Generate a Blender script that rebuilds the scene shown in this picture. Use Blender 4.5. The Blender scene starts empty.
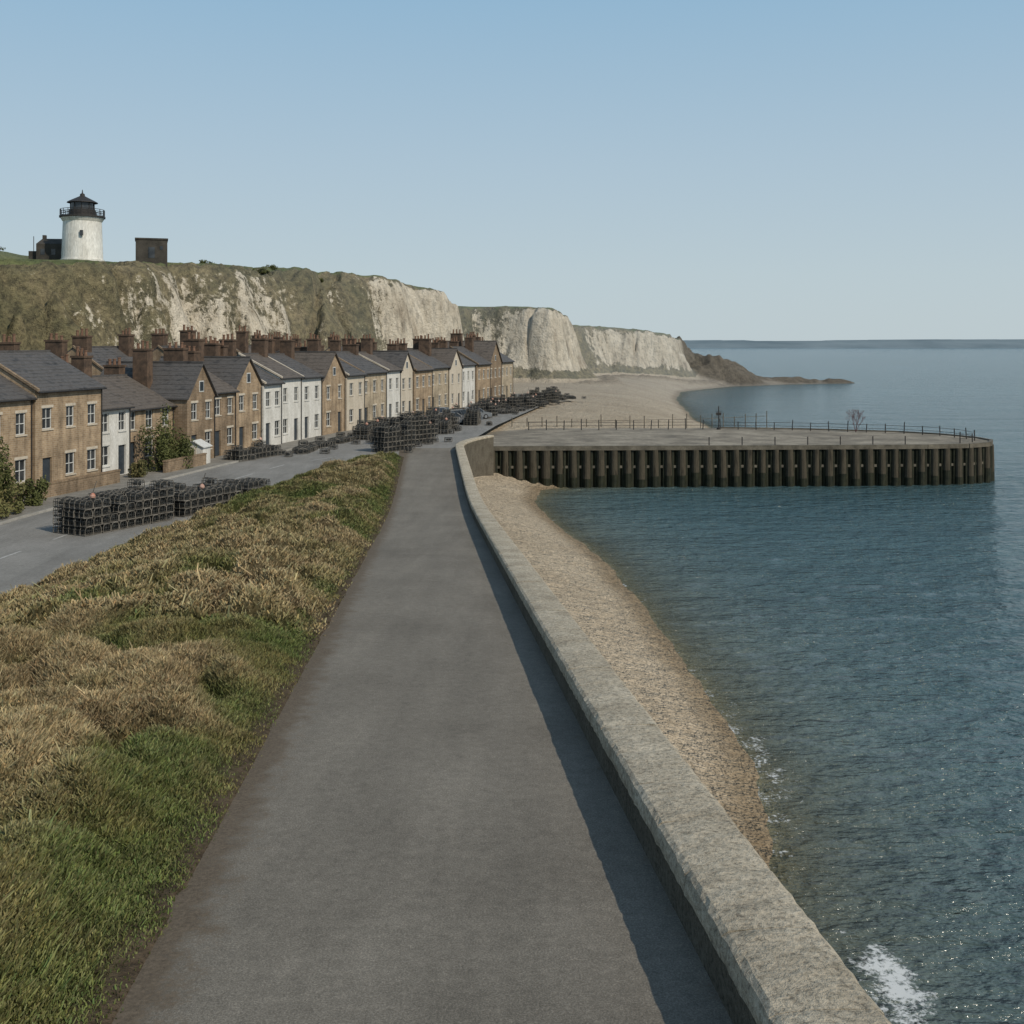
import bpy, math, random
import numpy as np
from mathutils import Vector, Matrix
random.seed(7); rng=np.random.default_rng(7)
scene=bpy.context.scene
COL=scene.collection
# ---------------------------------------------------------------- noise
def _h(ix,iy,seed):
    n=(ix.astype(np.int64)*374761393+iy.astype(np.int64)*668265263+seed*1442695041)&0x7fffffff
    n=((n^(n>>13))*1274126177)&0x7fffffff
    n=n^(n>>16)
    return (n&0xffff)/65535.0
def vn(x,y,seed=0):
    x=np.asarray(x,float);y=np.asarray(y,float)
    ix=np.floor(x);iy=np.floor(y);fx=x-ix;fy=y-iy
    fx=fx*fx*(3-2*fx);fy=fy*fy*(3-2*fy)
    a=_h(ix,iy,seed);b=_h(ix+1,iy,seed);c=_h(ix,iy+1,seed);d=_h(ix+1,iy+1,seed)
    return (a*(1-fx)+b*fx)*(1-fy)+(c*(1-fx)+d*fx)*fy
def fbm(x,y,seed=0,o=4):
    s=0;a=.5;t=0
    for i in range(o):
        c,sn=math.cos(.6*i),math.sin(.6*i)
        s=s+a*vn((x*c-y*sn)*2**i,(x*sn+y*c)*2**i,seed+i*17);t+=a;a*=.5
    return s/t
def sst(a,b,x):
    t=np.clip((x-a)/(b-a),0,1);return t*t*(3-2*t)
def cellmound(x,y,seed):
    """rounded hummocks: 1 at a tussock centre, 0 in the valleys"""
    x=np.asarray(x,float);y=np.asarray(y,float);ix=np.floor(x);iy=np.floor(y);best=np.zeros(x.shape)
    for dx in (-1,0,1):
        for dy in (-1,0,1):
            cx=ix+dx;cy=iy+dy;px=cx+.15+.7*_h(cx,cy,seed);py=cy+.15+.7*_h(cx,cy,seed+5);r=.55+.45*_h(cx,cy,seed+9)
            d2=((x-px)**2+(y-py)**2)/(r*r);best=np.maximum(best,np.clip(1-d2,0,1)**.75*(.5+.5*_h(cx,cy,seed+13)))
    return best
# ---------------------------------------------------------------- mesh helpers
def link(o,parent=None):
    COL.objects.link(o)
    if parent is not None:o.parent=parent
    return o
def empty(name,loc=(0,0,0),rot=0):
    e=bpy.data.objects.new(name,None);e.location=loc;e.rotation_euler[2]=rot;e.empty_display_size=.3
    return link(e)
def fast(name,V,F,mats=(),parent=None,smooth=False,attrs=None,fi=None):
    V=np.asarray(V,np.float32);F=np.asarray(F,np.int32)
    me=bpy.data.meshes.new(name);me.vertices.add(len(V));me.vertices.foreach_set('co',V.ravel())
    m,k=F.shape
    me.loops.add(m*k);me.loops.foreach_set('vertex_index',F.ravel())
    me.polygons.add(m);me.polygons.foreach_set('loop_start',np.arange(m,dtype=np.int32)*k)
    me.polygons.foreach_set('loop_total',np.full(m,k,np.int32))
    if smooth: me.polygons.foreach_set('use_smooth',np.ones(m,bool))
    if fi is not None: me.polygons.foreach_set('material_index',np.asarray(fi,np.int32))
    me.update(calc_edges=True)
    for mt in mats: me.materials.append(mt)
    if attrs:
        for n,c in attrs.items():
            a=me.color_attributes.new(n,'FLOAT_COLOR','POINT')
            c=np.concatenate([c,np.ones((len(c),1))],1).astype(np.float32) if c.shape[1]==3 else c.astype(np.float32)
            a.data.foreach_set('color',c.ravel())
    return link(bpy.data.objects.new(name,me),parent)
class MB:
    def __init__(s): s.v=[];s.f=[];s.m=[]
    def quad(s,a,b,c,d,mi=0):
        n=len(s.v);s.v+=[a,b,c,d];s.f.append((n,n+1,n+2,n+3));s.m.append(mi)
    def poly(s,pts,mi=0):
        n=len(s.v);s.v+=list(pts);s.f.append(tuple(range(n,n+len(pts))));s.m.append(mi)
    def hexa(s,v,mi=0):
        n=len(s.v);s.v+=list(v)
        for f in ((0,3,2,1),(4,5,6,7),(0,1,5,4),(1,2,6,5),(2,3,7,6),(3,0,4,7)):
            s.f.append(tuple(n+i for i in f));s.m.append(mi)
    def box(s,x0,x1,y0,y1,z0,z1,mi=0,M=None):
        p=[(x0,y0,z0),(x1,y0,z0),(x1,y1,z0),(x0,y1,z0),(x0,y0,z1),(x1,y0,z1),(x1,y1,z1),(x0,y1,z1)]
        if M is not None:p=[tuple(M@Vector(q)) for q in p]
        s.hexa(p,mi)
    def bar(s,p,q,r,mi=0,seg=4,r2=None):
        p=Vector(p);q=Vector(q);d=q-p
        if d.length<1e-6:return
        if r2 is None:r2=r
        d.normalize();u=d.orthogonal().normalized();w=d.cross(u);n=len(s.v)
        for c,rr in ((p,r),(q,r2)):
            for i in range(seg):
                a=2*math.pi*(i+.5)/seg;s.v.append(tuple(c+u*math.cos(a)*rr+w*math.sin(a)*rr))
        for i in range(seg):
            j=(i+1)%seg;s.f.append((n+i,n+j,n+seg+j,n+seg+i));s.m.append(mi)
        s.f.append(tuple(n+i for i in reversed(range(seg))));s.m.append(mi)
        s.f.append(tuple(n+seg+i for i in range(seg)));s.m.append(mi)
    def lathe(s,prof,cx,cy,seg=24,mi=0):
        n=len(s.v)
        for (r,z) in prof:
            for i in range(seg):
                a=2*math.pi*i/seg;s.v.append((cx+r*math.cos(a),cy+r*math.sin(a),z))
        for k in range(len(prof)-1):
            for i in range(seg):
                j=(i+1)%seg;s.f.append((n+k*seg+i,n+k*seg+j,n+(k+1)*seg+j,n+(k+1)*seg+i));s.m.append(mi)
        s.f.append(tuple(n+(len(prof)-1)*seg+i for i in range(seg)));s.m.append(mi)
    def mesh(s,name,mats,smooth=False):
        me=bpy.data.meshes.new(name);me.from_pydata([tuple(v) for v in s.v],[],s.f)
        for m in mats:me.materials.append(m)
        me.polygons.foreach_set('material_index',np.array(s.m,np.int32))
        if smooth:me.polygons.foreach_set('use_smooth',np.ones(len(s.f),bool))
        me.update();return me
    def obj(s,name,mats,parent=None,smooth=False,bevel=0):
        o=link(bpy.data.objects.new(name,s.mesh(name,mats,smooth)),parent)
        if bevel:
            b=o.modifiers.new('bevel','BEVEL');b.width=bevel;b.segments=2;b.limit_method='ANGLE'
        return o
# ---------------------------------------------------------------- materials
def newmat(name):
    m=bpy.data.materials.new(name);m.use_nodes=True;nt=m.node_tree
    b=nt.nodes['Principled BSDF'];return m,nt,b
def ramp(nt,stops,src=None,interp='LINEAR'):
    r=nt.nodes.new('ShaderNodeValToRGB');e=r.color_ramp;e.interpolation=interp
    while len(e.elements)<len(stops):e.elements.new(.5)
    for el,(p,c) in zip(e.elements,stops):
        el.position=p;el.color=(c[0],c[1],c[2],1) if not isinstance(c,(int,float)) else (c,c,c,1)
    if src is not None:nt.links.new(src,r.inputs[0])
    return r
def coords(nt,scale=(1,1,1)):
    t=nt.nodes.new('ShaderNodeTexCoord');mp=nt.nodes.new('ShaderNodeMapping');mp.inputs['Scale'].default_value=scale
    nt.links.new(t.outputs['Object'],mp.inputs[0]);return mp.outputs[0]
def mixc(nt,mode,fac,a,b):
    m=nt.nodes.new('ShaderNodeMix');m.data_type='RGBA';m.blend_type=mode
    for sock,v in ((m.inputs[0],fac),(m.inputs[6],a),(m.inputs[7],b)):
        if isinstance(v,bpy.types.NodeSocket):nt.links.new(v,sock)
        elif isinstance(v,(int,float)):sock.default_value=v
        else:sock.default_value=(v[0],v[1],v[2],1)
    return m.outputs[2]
def math_(nt,op,a,b=None):
    m=nt.nodes.new('ShaderNodeMath');m.operation=op
    for s,v in ((m.inputs[0],a),(m.inputs[1],b)):
        if v is None:continue
        if isinstance(v,bpy.types.NodeSocket):nt.links.new(v,s)
        else:s.default_value=v
    return m.outputs[0]
def noise(nt,vec,scale,detail=4,rough=.55):
    n=nt.nodes.new('ShaderNodeTexNoise');n.inputs['Scale'].default_value=scale;n.inputs['Detail'].default_value=min(detail,4)
    n.inputs['Roughness'].default_value=rough;nt.links.new(vec,n.inputs['Vector']);return n.outputs['Fac']
def bump(nt,b,h,strength=.4,dist=.02,prev=None):
    n=nt.nodes.new('ShaderNodeBump');n.inputs['Strength'].default_value=strength;n.inputs['Distance'].default_value=dist
    nt.links.new(h,n.inputs['Height'])
    if prev is not None: nt.links.new(prev,n.inputs['Normal'])
    if b is not None: nt.links.new(n.outputs[0],b.inputs['Normal'])
    return n.outputs[0]
def simple(name,c1,c2,scale=3,rough=.8,bs=.3,bd=.02,metal=0,vs=(1,1,1),c3=None,spec=.3):
    m,nt,b=newmat(name);v=coords(nt,vs);n=noise(nt,v,scale,5,.6)
    st=[(.3,c1),(.7,c2)] if c3 is None else [(.28,c1),(.5,c2),(.72,c3)]
    r=ramp(nt,st,n);col=r.outputs[0]
    f=noise(nt,v,scale*9,3,.6);rr=ramp(nt,[(.25,.72),(.75,1.2)],f)
    col=mixc(nt,'MULTIPLY',1,col,rr.outputs[0])
    nt.links.new(col,b.inputs['Base Color']);b.inputs['Roughness'].default_value=rough;b.inputs['Metallic'].default_value=metal
    b.inputs['Specular IOR Level'].default_value=spec
    if bs:bump(nt,b,f,bs,bd)
    return m
def brickmat(name,c1,c2,mortar):
    m,nt,b=newmat(name)
    g=nt.nodes.new('ShaderNodeTexCoord');sp=nt.nodes.new('ShaderNodeSeparateXYZ');nt.links.new(g.outputs['Object'],sp.inputs[0])
    s=math_(nt,'ADD',sp.outputs[0],sp.outputs[1]);cb=nt.nodes.new('ShaderNodeCombineXYZ')
    nt.links.new(s,cb.inputs[0]);nt.links.new(sp.outputs[2],cb.inputs[1])
    br=nt.nodes.new('ShaderNodeTexBrick');nt.links.new(cb.outputs[0],br.inputs['Vector'])
    br.inputs['Scale'].default_value=1;br.inputs['Brick Width'].default_value=.32;br.inputs['Row Height'].default_value=.13
    br.inputs['Mortar Size'].default_value=.012;br.inputs['Color1'].default_value=(*c1,1);br.inputs['Color2'].default_value=(*c2,1)
    br.inputs['Mortar'].default_value=(*mortar,1)
    v=coords(nt);n=noise(nt,v,.7,5,.65);r=ramp(nt,[(.3,.6),(.7,1.25)],n)
    col=mixc(nt,'MULTIPLY',1,br.outputs['Color'],r.outputs[0])
    st=noise(nt,coords(nt,(2.2,2.2,.25)),1,4,.7);col=mixc(nt,'MULTIPLY',.8,col,ramp(nt,[(.35,.6),(.55,1.05)],st).outputs[0])
    nt.links.new(col,b.inputs['Base Color'])
    b.inputs['Roughness'].default_value=.9;b.inputs['Specular IOR Level'].default_value=.2
    return m
M={}
M['brick_tan']=brickmat('brick_tan',(.39,.285,.18),(.30,.212,.13),(.40,.33,.25))
M['brick_brown']=brickmat('brick_brown',(.29,.205,.13),(.21,.148,.092),(.30,.25,.19))
M['brick_pale']=brickmat('brick_pale',(.44,.36,.25),(.35,.28,.19),(.44,.38,.3))
M['white']=simple('white_render',(.50,.48,.43),(.72,.70,.65),1.0,.8,.1,vs=(1.6,1.6,.5))
M['cream']=simple('cream_render',(.46,.40,.31),(.60,.53,.43),1.0,.8,.1,vs=(1.6,1.6,.5))
M['slate']=simple('slate_roof',(.036,.036,.037),(.105,.098,.093),1.3,.7,.5,.03,vs=(1,1,3),c3=(.064,.058,.053))
M['slate2']=simple('slate_roof_brown',(.050,.044,.040),(.13,.11,.093),1.3,.75,.5,.03,vs=(1,1,3),c3=(.082,.072,.062))
M['chimney']=simple('chimney_brick',(.055,.040,.030),(.15,.098,.066),2,.9,.4)
M['pot']=simple('clay_pot',(.13,.075,.05),(.22,.13,.085),5,.8,.1)
M['frame']=simple('white_paint',(.52,.52,.49),(.68,.68,.65),3,.5,0)
M['door']=simple('door_paint',(.03,.04,.05),(.05,.06,.07),3,.4,0)
def glassmat():
    m,nt,b=newmat('window_glass');v=coords(nt);n=noise(nt,v,.8,2);r=ramp(nt,[(.35,(.012,.015,.018)),(.7,(.06,.065,.07))],n)
    nt.links.new(r.outputs[0],b.inputs['Base Color']);b.inputs['Roughness'].default_value=.08;return m
M['glass']=glassmat()
M['iron']=simple('dark_iron',(.02,.02,.022),(.05,.045,.04),6,.6,.2)
M['tyre']=simple('rubber',(.015,.015,.015),(.03,.03,.03),6,.8,0)
M['alloy']=simple('wheel_alloy',(.3,.3,.3),(.42,.42,.42),6,.35,0,metal=.8)
M['rope']=simple('pot_netting',(.016,.020,.022),(.07,.072,.068),8,.85,0)
M['wood']=simple('pot_frame',(.07,.065,.055),(.22,.20,.17),2,.8,0)
M['buoy']=simple('buoy_paint',(.40,.10,.04),(.55,.45,.38),.9,.6,0)
M['kerb']=simple('kerb_stone',(.22,.21,.185),(.32,.30,.265),2,.85,.3)
M['pave']=simple('pavement_slabs',(.17,.158,.135),(.26,.242,.21),1,.9,.3)
M['mark']=simple('road_paint',(.25,.245,.23),(.5,.49,.46),4,.7,0)
M['concrete']=simple('weathered_concrete',(.13,.112,.085),(.22,.19,.145),.35,.9,.5,.03,c3=(.33,.29,.225))

def asphalt(name,lo,hi):
    m,nt,b=newmat(name);v=coords(nt)
    n1=noise(nt,v,.35,5,.6);r1=ramp(nt,[(.3,lo),(.7,hi)],n1)
    v2=coords(nt,(1.3,.12,1));n2=noise(nt,v2,1.1,5,.6);r2=ramp(nt,[(.3,.86),(.7,1.1)],n2)
    col=mixc(nt,'MULTIPLY',1,r1.outputs[0],r2.outputs[0])
    f=noise(nt,v,60,3,.75);rf=ramp(nt,[(.3,.5),(.5,.95),(.72,1.75)],f)
    col=mixc(nt,'MULTIPLY',.8,col,rf.outputs[0])
    g=noise(nt,v,7,5,.7);rg=ramp(nt,[(.3,.84),(.7,1.14)],g);col=mixc(nt,'MULTIPLY',1,col,rg.outputs[0])
    nt.links.new(col,b.inputs['Base Color']);b.inputs['Roughness'].default_value=.9;b.inputs['Specular IOR Level'].default_value=.2
    bump(nt,b,f,.7,.012)
    return m
M['road']=asphalt('asphalt_road',(.19,.182,.165),(.25,.24,.22))
def pathmat():
    m=asphalt('asphalt_path',(.158,.140,.114),(.205,.183,.150));nt=m.node_tree;b=nt.nodes['Principled BSDF']
    a=nt.nodes.new('ShaderNodeVertexColor');a.layer_name='verge';s=nt.nodes.new('ShaderNodeSeparateColor');nt.links.new(a.outputs[0],s.inputs[0])
    cur=b.inputs['Base Color'].links[0].from_socket
    v=coords(nt);n=noise(nt,v,3.5,5,.7);n2=noise(nt,v,25,4,.7)
    x=math_(nt,'ADD',s.outputs[0],math_(nt,'MULTIPLY',math_(nt,'SUBTRACT',n,.5),1.3));x=math_(nt,'ADD',x,math_(nt,'MULTIPLY',math_(nt,'SUBTRACT',n2,.5),.7))
    fac=ramp(nt,[(.42,0),(.75,.9)],x).outputs[0]
    d=ramp(nt,[(.3,(.07,.053,.036)),(.7,(.165,.128,.09))],n2).outputs[0]
    nt.links.new(mixc(nt,'MIX',fac,cur,d),b.inputs['Base Color']);return m
M['asphalt']=pathmat()
def stonewall(name,k,top=True):
    m,nt,b=newmat(name);v=coords(nt)
    n=noise(nt,v,1.1,5,.65);r=ramp(nt,[(.28,(.25*k,.213*k,.158*k)),(.5,(.345*k,.30*k,.228*k)),(.72,(.43*k,.38*k,.295*k))],n)
    f=noise(nt,v,17,5,.8);rf=ramp(nt,[(.34,.4),(.47,.92),(.66,1.3)],f)
    col=mixc(nt,'MULTIPLY',.95,r.outputs[0],rf.outputs[0])
    l=noise(nt,v,6.5,4,.75);rl=ramp(nt,[(.57,0),(.70,.7)],l);col=mixc(nt,'MIX',rl.outputs[0],col,(.17*k,.147*k,.105*k))
    nt.links.new(col,b.inputs['Base Color']);b.inputs['Roughness'].default_value=.95;b.inputs['Specular IOR Level'].default_value=.12
    p=bump(nt,None,f,1,.03);bump(nt,b,l,.6,.05,p);return m
M['wall']=stonewall('sea_wall_stone',1.22);M['wallbody']=stonewall('sea_wall_shaded_stone',.36)  # wall body is the same stone with inner-face shade painted into its colour

def terrain_mat():
    m,nt,b=newmat('terrain');a=nt.nodes.new('ShaderNodeVertexColor');a.layer_name='mask'
    sp=nt.nodes.new('ShaderNodeSeparateColor');nt.links.new(a.outputs[0],sp.inputs[0])
    v=coords(nt);vs=coords(nt,(1,1,.25))
    n1=noise(nt,vs,.30,5,.65);chalk=ramp(nt,[(.32,(.31,.25,.175)),(.46,(.53,.46,.35)),(.68,(.68,.61,.49))],n1).outputs[0]
    ns=noise(nt,vs,1.1,5,.7);chalk=mixc(nt,'MULTIPLY',.8,chalk,ramp(nt,[(.34,.48),(.54,1.05)],ns).outputs[0])
    n2=noise(nt,v,.13,5,.7);scr=ramp(nt,[(.30,(.085,.080,.038)),(.5,(.155,.130,.066)),(.7,(.235,.188,.105))],n2).outputs[0]
    n3=noise(nt,v,.85,5,.78);scr=mixc(nt,'MULTIPLY',1,scr,ramp(nt,[(.34,.38),(.60,1.3)],n3).outputs[0])
    gr=ramp(nt,[(.3,(.085,.105,.032)),(.7,(.16,.165,.06))],n2).outputs[0]
    gr=mixc(nt,'MULTIPLY',.7,gr,ramp(nt,[(.3,.5),(.6,1.2)],n3).outputs[0])
    n4=noise(nt,v,.12,5,.6);sand=ramp(nt,[(.3,(.36,.29,.205)),(.7,(.47,.39,.285))],n4).outputs[0]
    vo=nt.nodes.new('ShaderNodeTexVoronoi');vo.inputs['Scale'].default_value=9;nt.links.new(v,vo.inputs['Vector'])
    peb=mixc(nt,'MIX',.55,sand,mixc(nt,'MULTIPLY',1,sand,ramp(nt,[(0,.4),(.5,1),(1,1.6)],vo.outputs['Color']).outputs[0]))
    n5=noise(nt,v,2.2,5,.75);peb=mixc(nt,'MULTIPLY',.6,peb,ramp(nt,[(.3,.66),(.65,1.2)],n5).outputs[0])
    def edge(s,w=.75,w2=.5):
        x=math_(nt,'ADD',s,math_(nt,'MULTIPLY',math_(nt,'SUBTRACT',n3,.5),w))
        x=math_(nt,'ADD',x,math_(nt,'MULTIPLY',math_(nt,'SUBTRACT',n1,.5),w2))
        return ramp(nt,[(.46,0),(.56,1)],x).outputs[0]
    col=mixc(nt,'MIX',edge(sp.outputs[1]),scr,gr)
    col=mixc(nt,'MIX',edge(sp.outputs[0],1.0,1.1),col,chalk)
    col=mixc(nt,'MIX',edge(sp.outputs[2],.25),col,peb)
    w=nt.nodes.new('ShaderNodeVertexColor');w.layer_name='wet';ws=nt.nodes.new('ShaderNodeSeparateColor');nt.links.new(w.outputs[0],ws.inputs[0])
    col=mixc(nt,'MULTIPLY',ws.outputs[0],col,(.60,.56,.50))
    col=mixc(nt,'MIX',ws.outputs[2],col,(.36,.39,.40))  # blue channel holds distance haze, painted into the ground colour
    rk=ramp(nt,[(.35,(.045,.040,.032)),(.65,(.13,.112,.088))],n3).outputs[0]
    col=mixc(nt,'MIX',ws.outputs[1],col,rk)
    nt.links.new(col,b.inputs['Base Color']);b.inputs['Roughness'].default_value=.95;b.inputs['Specular IOR Level'].default_value=.1
    p=bump(nt,None,n3,1,.9);bump(nt,b,n5,.5,.12,p);return m
M['terrain']=terrain_mat()
def grass_mat(nm='grass_blades'):
    m,nt,b=newmat(nm);a=nt.nodes.new('ShaderNodeVertexColor');a.layer_name='col'
    nt.links.new(a.outputs[0],b.inputs['Base Color']);b.inputs['Roughness'].default_value=.75;b.inputs['Specular IOR Level'].default_value=.1
    return m
M['grass']=grass_mat()
def soil_mat():
    m,nt,b=newmat('grass_bank_soil');a=nt.nodes.new('ShaderNodeVertexColor');a.layer_name='col'
    v=coords(nt);n=noise(nt,v,6,5,.75);c=mixc(nt,'MULTIPLY',1,a.outputs[0],ramp(nt,[(.3,.35),(.7,1.2)],n).outputs[0])
    nt.links.new(c,b.inputs['Base Color']);b.inputs['Roughness'].default_value=.95;b.inputs['Specular IOR Level'].default_value=.05;bump(nt,b,n,.9,.08);return m
M['soil']=soil_mat()
# ---------------------------------------------------------------- geometry functions
def inpoly(X,Y,P):
    c=np.zeros(X.shape,bool);n=len(P)
    for i in range(n):
        x1,y1=P[i][:2];x2,y2=P[(i+1)%n][:2]
        if y1==y2:continue
        t=((y1>Y)!=(y2>Y))&(X<(x2-x1)*(Y-y1)/(y2-y1)+x1);c^=t
    return c
def distpoly(X,Y,P):
    D=np.full(X.shape,1e9)
    for i in range(len(P)-1):
        x1,y1=P[i][:2];x2,y2=P[i+1][:2];dx,dy=x2-x1,y2-y1
        t=np.clip(((X-x1)*dx+(Y-y1)*dy)/(dx*dx+dy*dy),0,1)
        D=np.minimum(D,np.hypot(X-x1-t*dx,Y-y1-t*dy))
    return D
CO=[(-140,-160,22,32,.05),(-85,20,23,32,.05),(-62,90,24,31,.05),(-50,125,25,30,.1),(-41,150,26.5,29,.22),(-35,170,28,28,.54),(-29,190,29,26,.64),
(-24.5,205,29.4,23,.22),(-20,216,29.2,19,.14),(-15,226,28.5,14,.80),(-8,236,27,11,1.15),(-3,243,25.5,9,1.05),(-6,252,24,12,.1),(-9,262,23,14,0),
(-3,270,23.5,12,.3),(2,270,24,9,1.25),(10,268,23.5,8,1.35),(18,272,23,8,1.35),(22,285,22,9,.9),(20,303,20.5,14,0),(23,322,20.5,14,.05),
(32,338,19.5,10,.7),(42,342,19,9,1.1),(52,348,17.5,8,.75),(60,356,15.5,8,1.15),(64,368,14,8,1.0),(62,395,12,10,.4),(50,450,10,12,.2),(0,640,8,20,.1)]
COP=CO+[(-900,640),(-900,-160)]
SH=[(8,-160),(6,-20),(5.6,18),(6.3,27),(7.5,32),(8.2,37),(8.3,41),(8.07,47),(7.2,57.4),(6.2,70),(3.4,89.6),(2,100),(3,108),(14,118),(28,125),(33,160),(34,204),(41,275),(49,319),(72,362),
(95,378),(118,388),(119,390),(100,387),(84,388),(72,410),(58,460),(10,650)]
SHP=SH+[(-900,650),(-900,-160)]
def shore_d(X,Y):
    d=distpoly(X,Y,SH);s=np.where(inpoly(X,Y,SHP),1,-1);return d*s
def terr(X,Y):
    W=0;Hs=0;Ss=0;Ks=0
    for i in range(len(CO)-1):
        a=CO[i];b=CO[i+1];L=math.hypot(b[0]-a[0],b[1]-a[1]);k=max(1,int(L/8))
        for j in range(k):
            t=j/k;q=[a[m]*(1-t)+b[m]*t for m in range(5)]
            w=1/((X-q[0])**2+(Y-q[1])**2+4)**2
            W=W+w;Hs=Hs+w*q[2];Ss=Ss+w*q[3];Ks=Ks+w*q[4]
    H=Hs/W;S=Ss/W;K=Ks/W
    d=distpoly(X,Y,CO);ins=inpoly(X,Y,COP);d=np.where(ins,d,-d)
    big=fbm(X/16,Y/16,3,3)-.5;sm=fbm(X/4.5,Y/4.5,9,3)-.5
    amp=np.clip(S/14,.7,2)
    gul=np.abs(fbm(X/11,Y/11,91,3)-.5)*2
    dd=d+big*8*amp+sm*3.4-np.exp(-(gul/.10)**2)*2.0*amp
    x=dd/S
    f=np.interp(x,[-.1,0,.25,.48,.74,.86,1.1],[0,.02,.15,.38,.88,.97,1])
    ds=shore_d(X,Y)+(fbm(X/6,Y/6,21,2)-.5)*1.0
    base=np.where(ds>0,4.6*np.tanh(ds*.07),ds*.25);base=np.maximum(base,-4)
    plate=np.maximum(dd-S,0)
    z=base+(H-base)*np.where(ins|(f>0),f,0)+plate*.02*np.exp(-plate/300)
    z+=10.5*sst(16,75,plate)*(1-sst(195,225,Y))*(X<-30)
    z+=(fbm(X/1.6,Y/1.6,31,3)-.5)*(1.8*np.clip(f*4,0,1)*(1-sst(.9,1.15,x)))+(fbm(X/9,Y/9,5,3)-.5)*1.2*sst(.9,1.6,x)
    mound=7.4*np.exp(-(((X-68)/11)**2+((Y-371)/7)**2))*(.45+1.1*fbm(X/3.5,Y/3.5,77,3))
    sg=distpoly(X,Y,[(74,374),(96,381),(119,389)])
    spit=1.7*np.exp(-(sg/3)**2)*(.05+1.2*fbm(X/4,Y/4,71,3))
    z=z+mound+spit
    foot=distpoly(X,Y,[(18,266),(26,285),(28,320),(36,332),(54,342),(66,356)])
    fz=1.3*np.exp(-(foot/3)**2)*(fbm(X/2,Y/2,72,3))
    z=z+fz
    rock=np.clip(mound/1.2,0,1)+np.clip(spit*1.6,0,1)+np.clip(fz*.8,0,.5)
    chalk=K*np.exp(-((x-.56)/.31)**4)*1.05
    chalk=chalk*(.45+1.05*fbm(X/9,Y/9,41,3))
    grass=sst(.80,.97,x)
    sand=1-sst(.0,.12,x)
    wet=1-sst(.3,2.0,ds)
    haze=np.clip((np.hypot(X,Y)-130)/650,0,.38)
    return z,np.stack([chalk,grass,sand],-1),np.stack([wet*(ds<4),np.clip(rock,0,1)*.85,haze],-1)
def axis(segs):
    out=[];
    for a,b,st in segs:out.append(np.arange(a,b,st))
    out.append([segs[-1][1]]);return np.concatenate(out)
def grid(name,xs,ys,fn,mats,smooth=True):
    X,Y=np.meshgrid(xs,ys);z,*at=fn(X,Y);V=np.stack([X,Y,z],-1).reshape(-1,3)
    nx,ny=len(xs),len(ys);i=np.arange(ny-1)[:,None]*nx+np.arange(nx-1)[None,:]
    F=np.stack([i,i+1,i+1+nx,i+nx],-1).reshape(-1,4)
    return V,F,at
xs=axis([(-900,-300,30),(-300,-110,5),(-110,-75,1.2),(-75,85,.6),(85,130,1.2)])
ys=axis([(-150,-10,8),(-10,130,1.2),(130,390,.6),(390,460,2),(460,640,8)])
V,F,at=grid('ground',xs,ys,terr,None)
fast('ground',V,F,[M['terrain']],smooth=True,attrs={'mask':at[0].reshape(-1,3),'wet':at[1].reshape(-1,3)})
def terr_z(x,y): return float(terr(np.array([[float(x)]]),np.array([[float(y)]]))[0][0,0])
# ---------------------------------------------------------------- path, wall, bank, road
def zpath(Y):
    t=(5.5-.0864*np.asarray(Y,float))/.35;return 4.806+.35*np.logaddexp(0,t)
def pc(Y): return -.0736*np.asarray(Y,float)
PL=-2.27;PR=2.16;WO=2.86;WH=.56
Yp=np.arange(-8,101,.5)
def strip(name,Yv,edges,zf,mat,attrs=None,smooth=True):
    n=len(edges);V=[]
    for k in range(n):
        V.append(np.stack([edges[k],Yv,zf[k] if isinstance(zf,list) else zf],-1))
    V=np.stack(V,1).reshape(-1,3);m=len(Yv);i=np.arange(m-1)[:,None]*n+np.arange(n-1)[None,:]
    F=np.stack([i,i+1,i+1+n,i+n],-1).reshape(-1,4)
    return fast(name,V,F,[mat],smooth=smooth,attrs=attrs)
offs=[-2.8,-2.27,-2.0,-1.6,-1.1,0,1.2,1.85,2.21];vg=[1,1,.62,.22,0,0,0,.05,.5]
vc=np.repeat(np.array(vg)[None,:],len(Yp),0).reshape(-1,1).repeat(3,1)
strip('footpath',Yp,[pc(Yp)+o for o in offs],zpath(Yp),M['asphalt'],attrs={'verge':vc})
sw=empty('sea_wall')
pathc=[(float(pc(y)+PR),float(y)) for y in np.arange(-8,98,1.15)]
x0,y0=pathc[-1]
for t in np.linspace(.15,1,9):
    pathc.append((x0+ (t**2)*2.6,y0+ t*10.5))
cop=MB();body=MB()
R=random.Random(2)
def ring_pts(px,py,nrm,z,w,top,lo,jit):
    prof=[(-.03,lo),(-.035,lo+.07),(-.02,top-.035),(.03,top-.004),(w*.33,top+.012),(w*.66,top+.01),(w-.03,top-.006),(w+.02,top-.04),(w+.035,lo+.07),(w+.03,lo)]
    return [(px+nrm.x*(o+R.uniform(-jit,jit)),py+nrm.y*(o+R.uniform(-jit,jit)),z+h+R.uniform(-jit,jit)) for o,h in prof]
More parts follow.
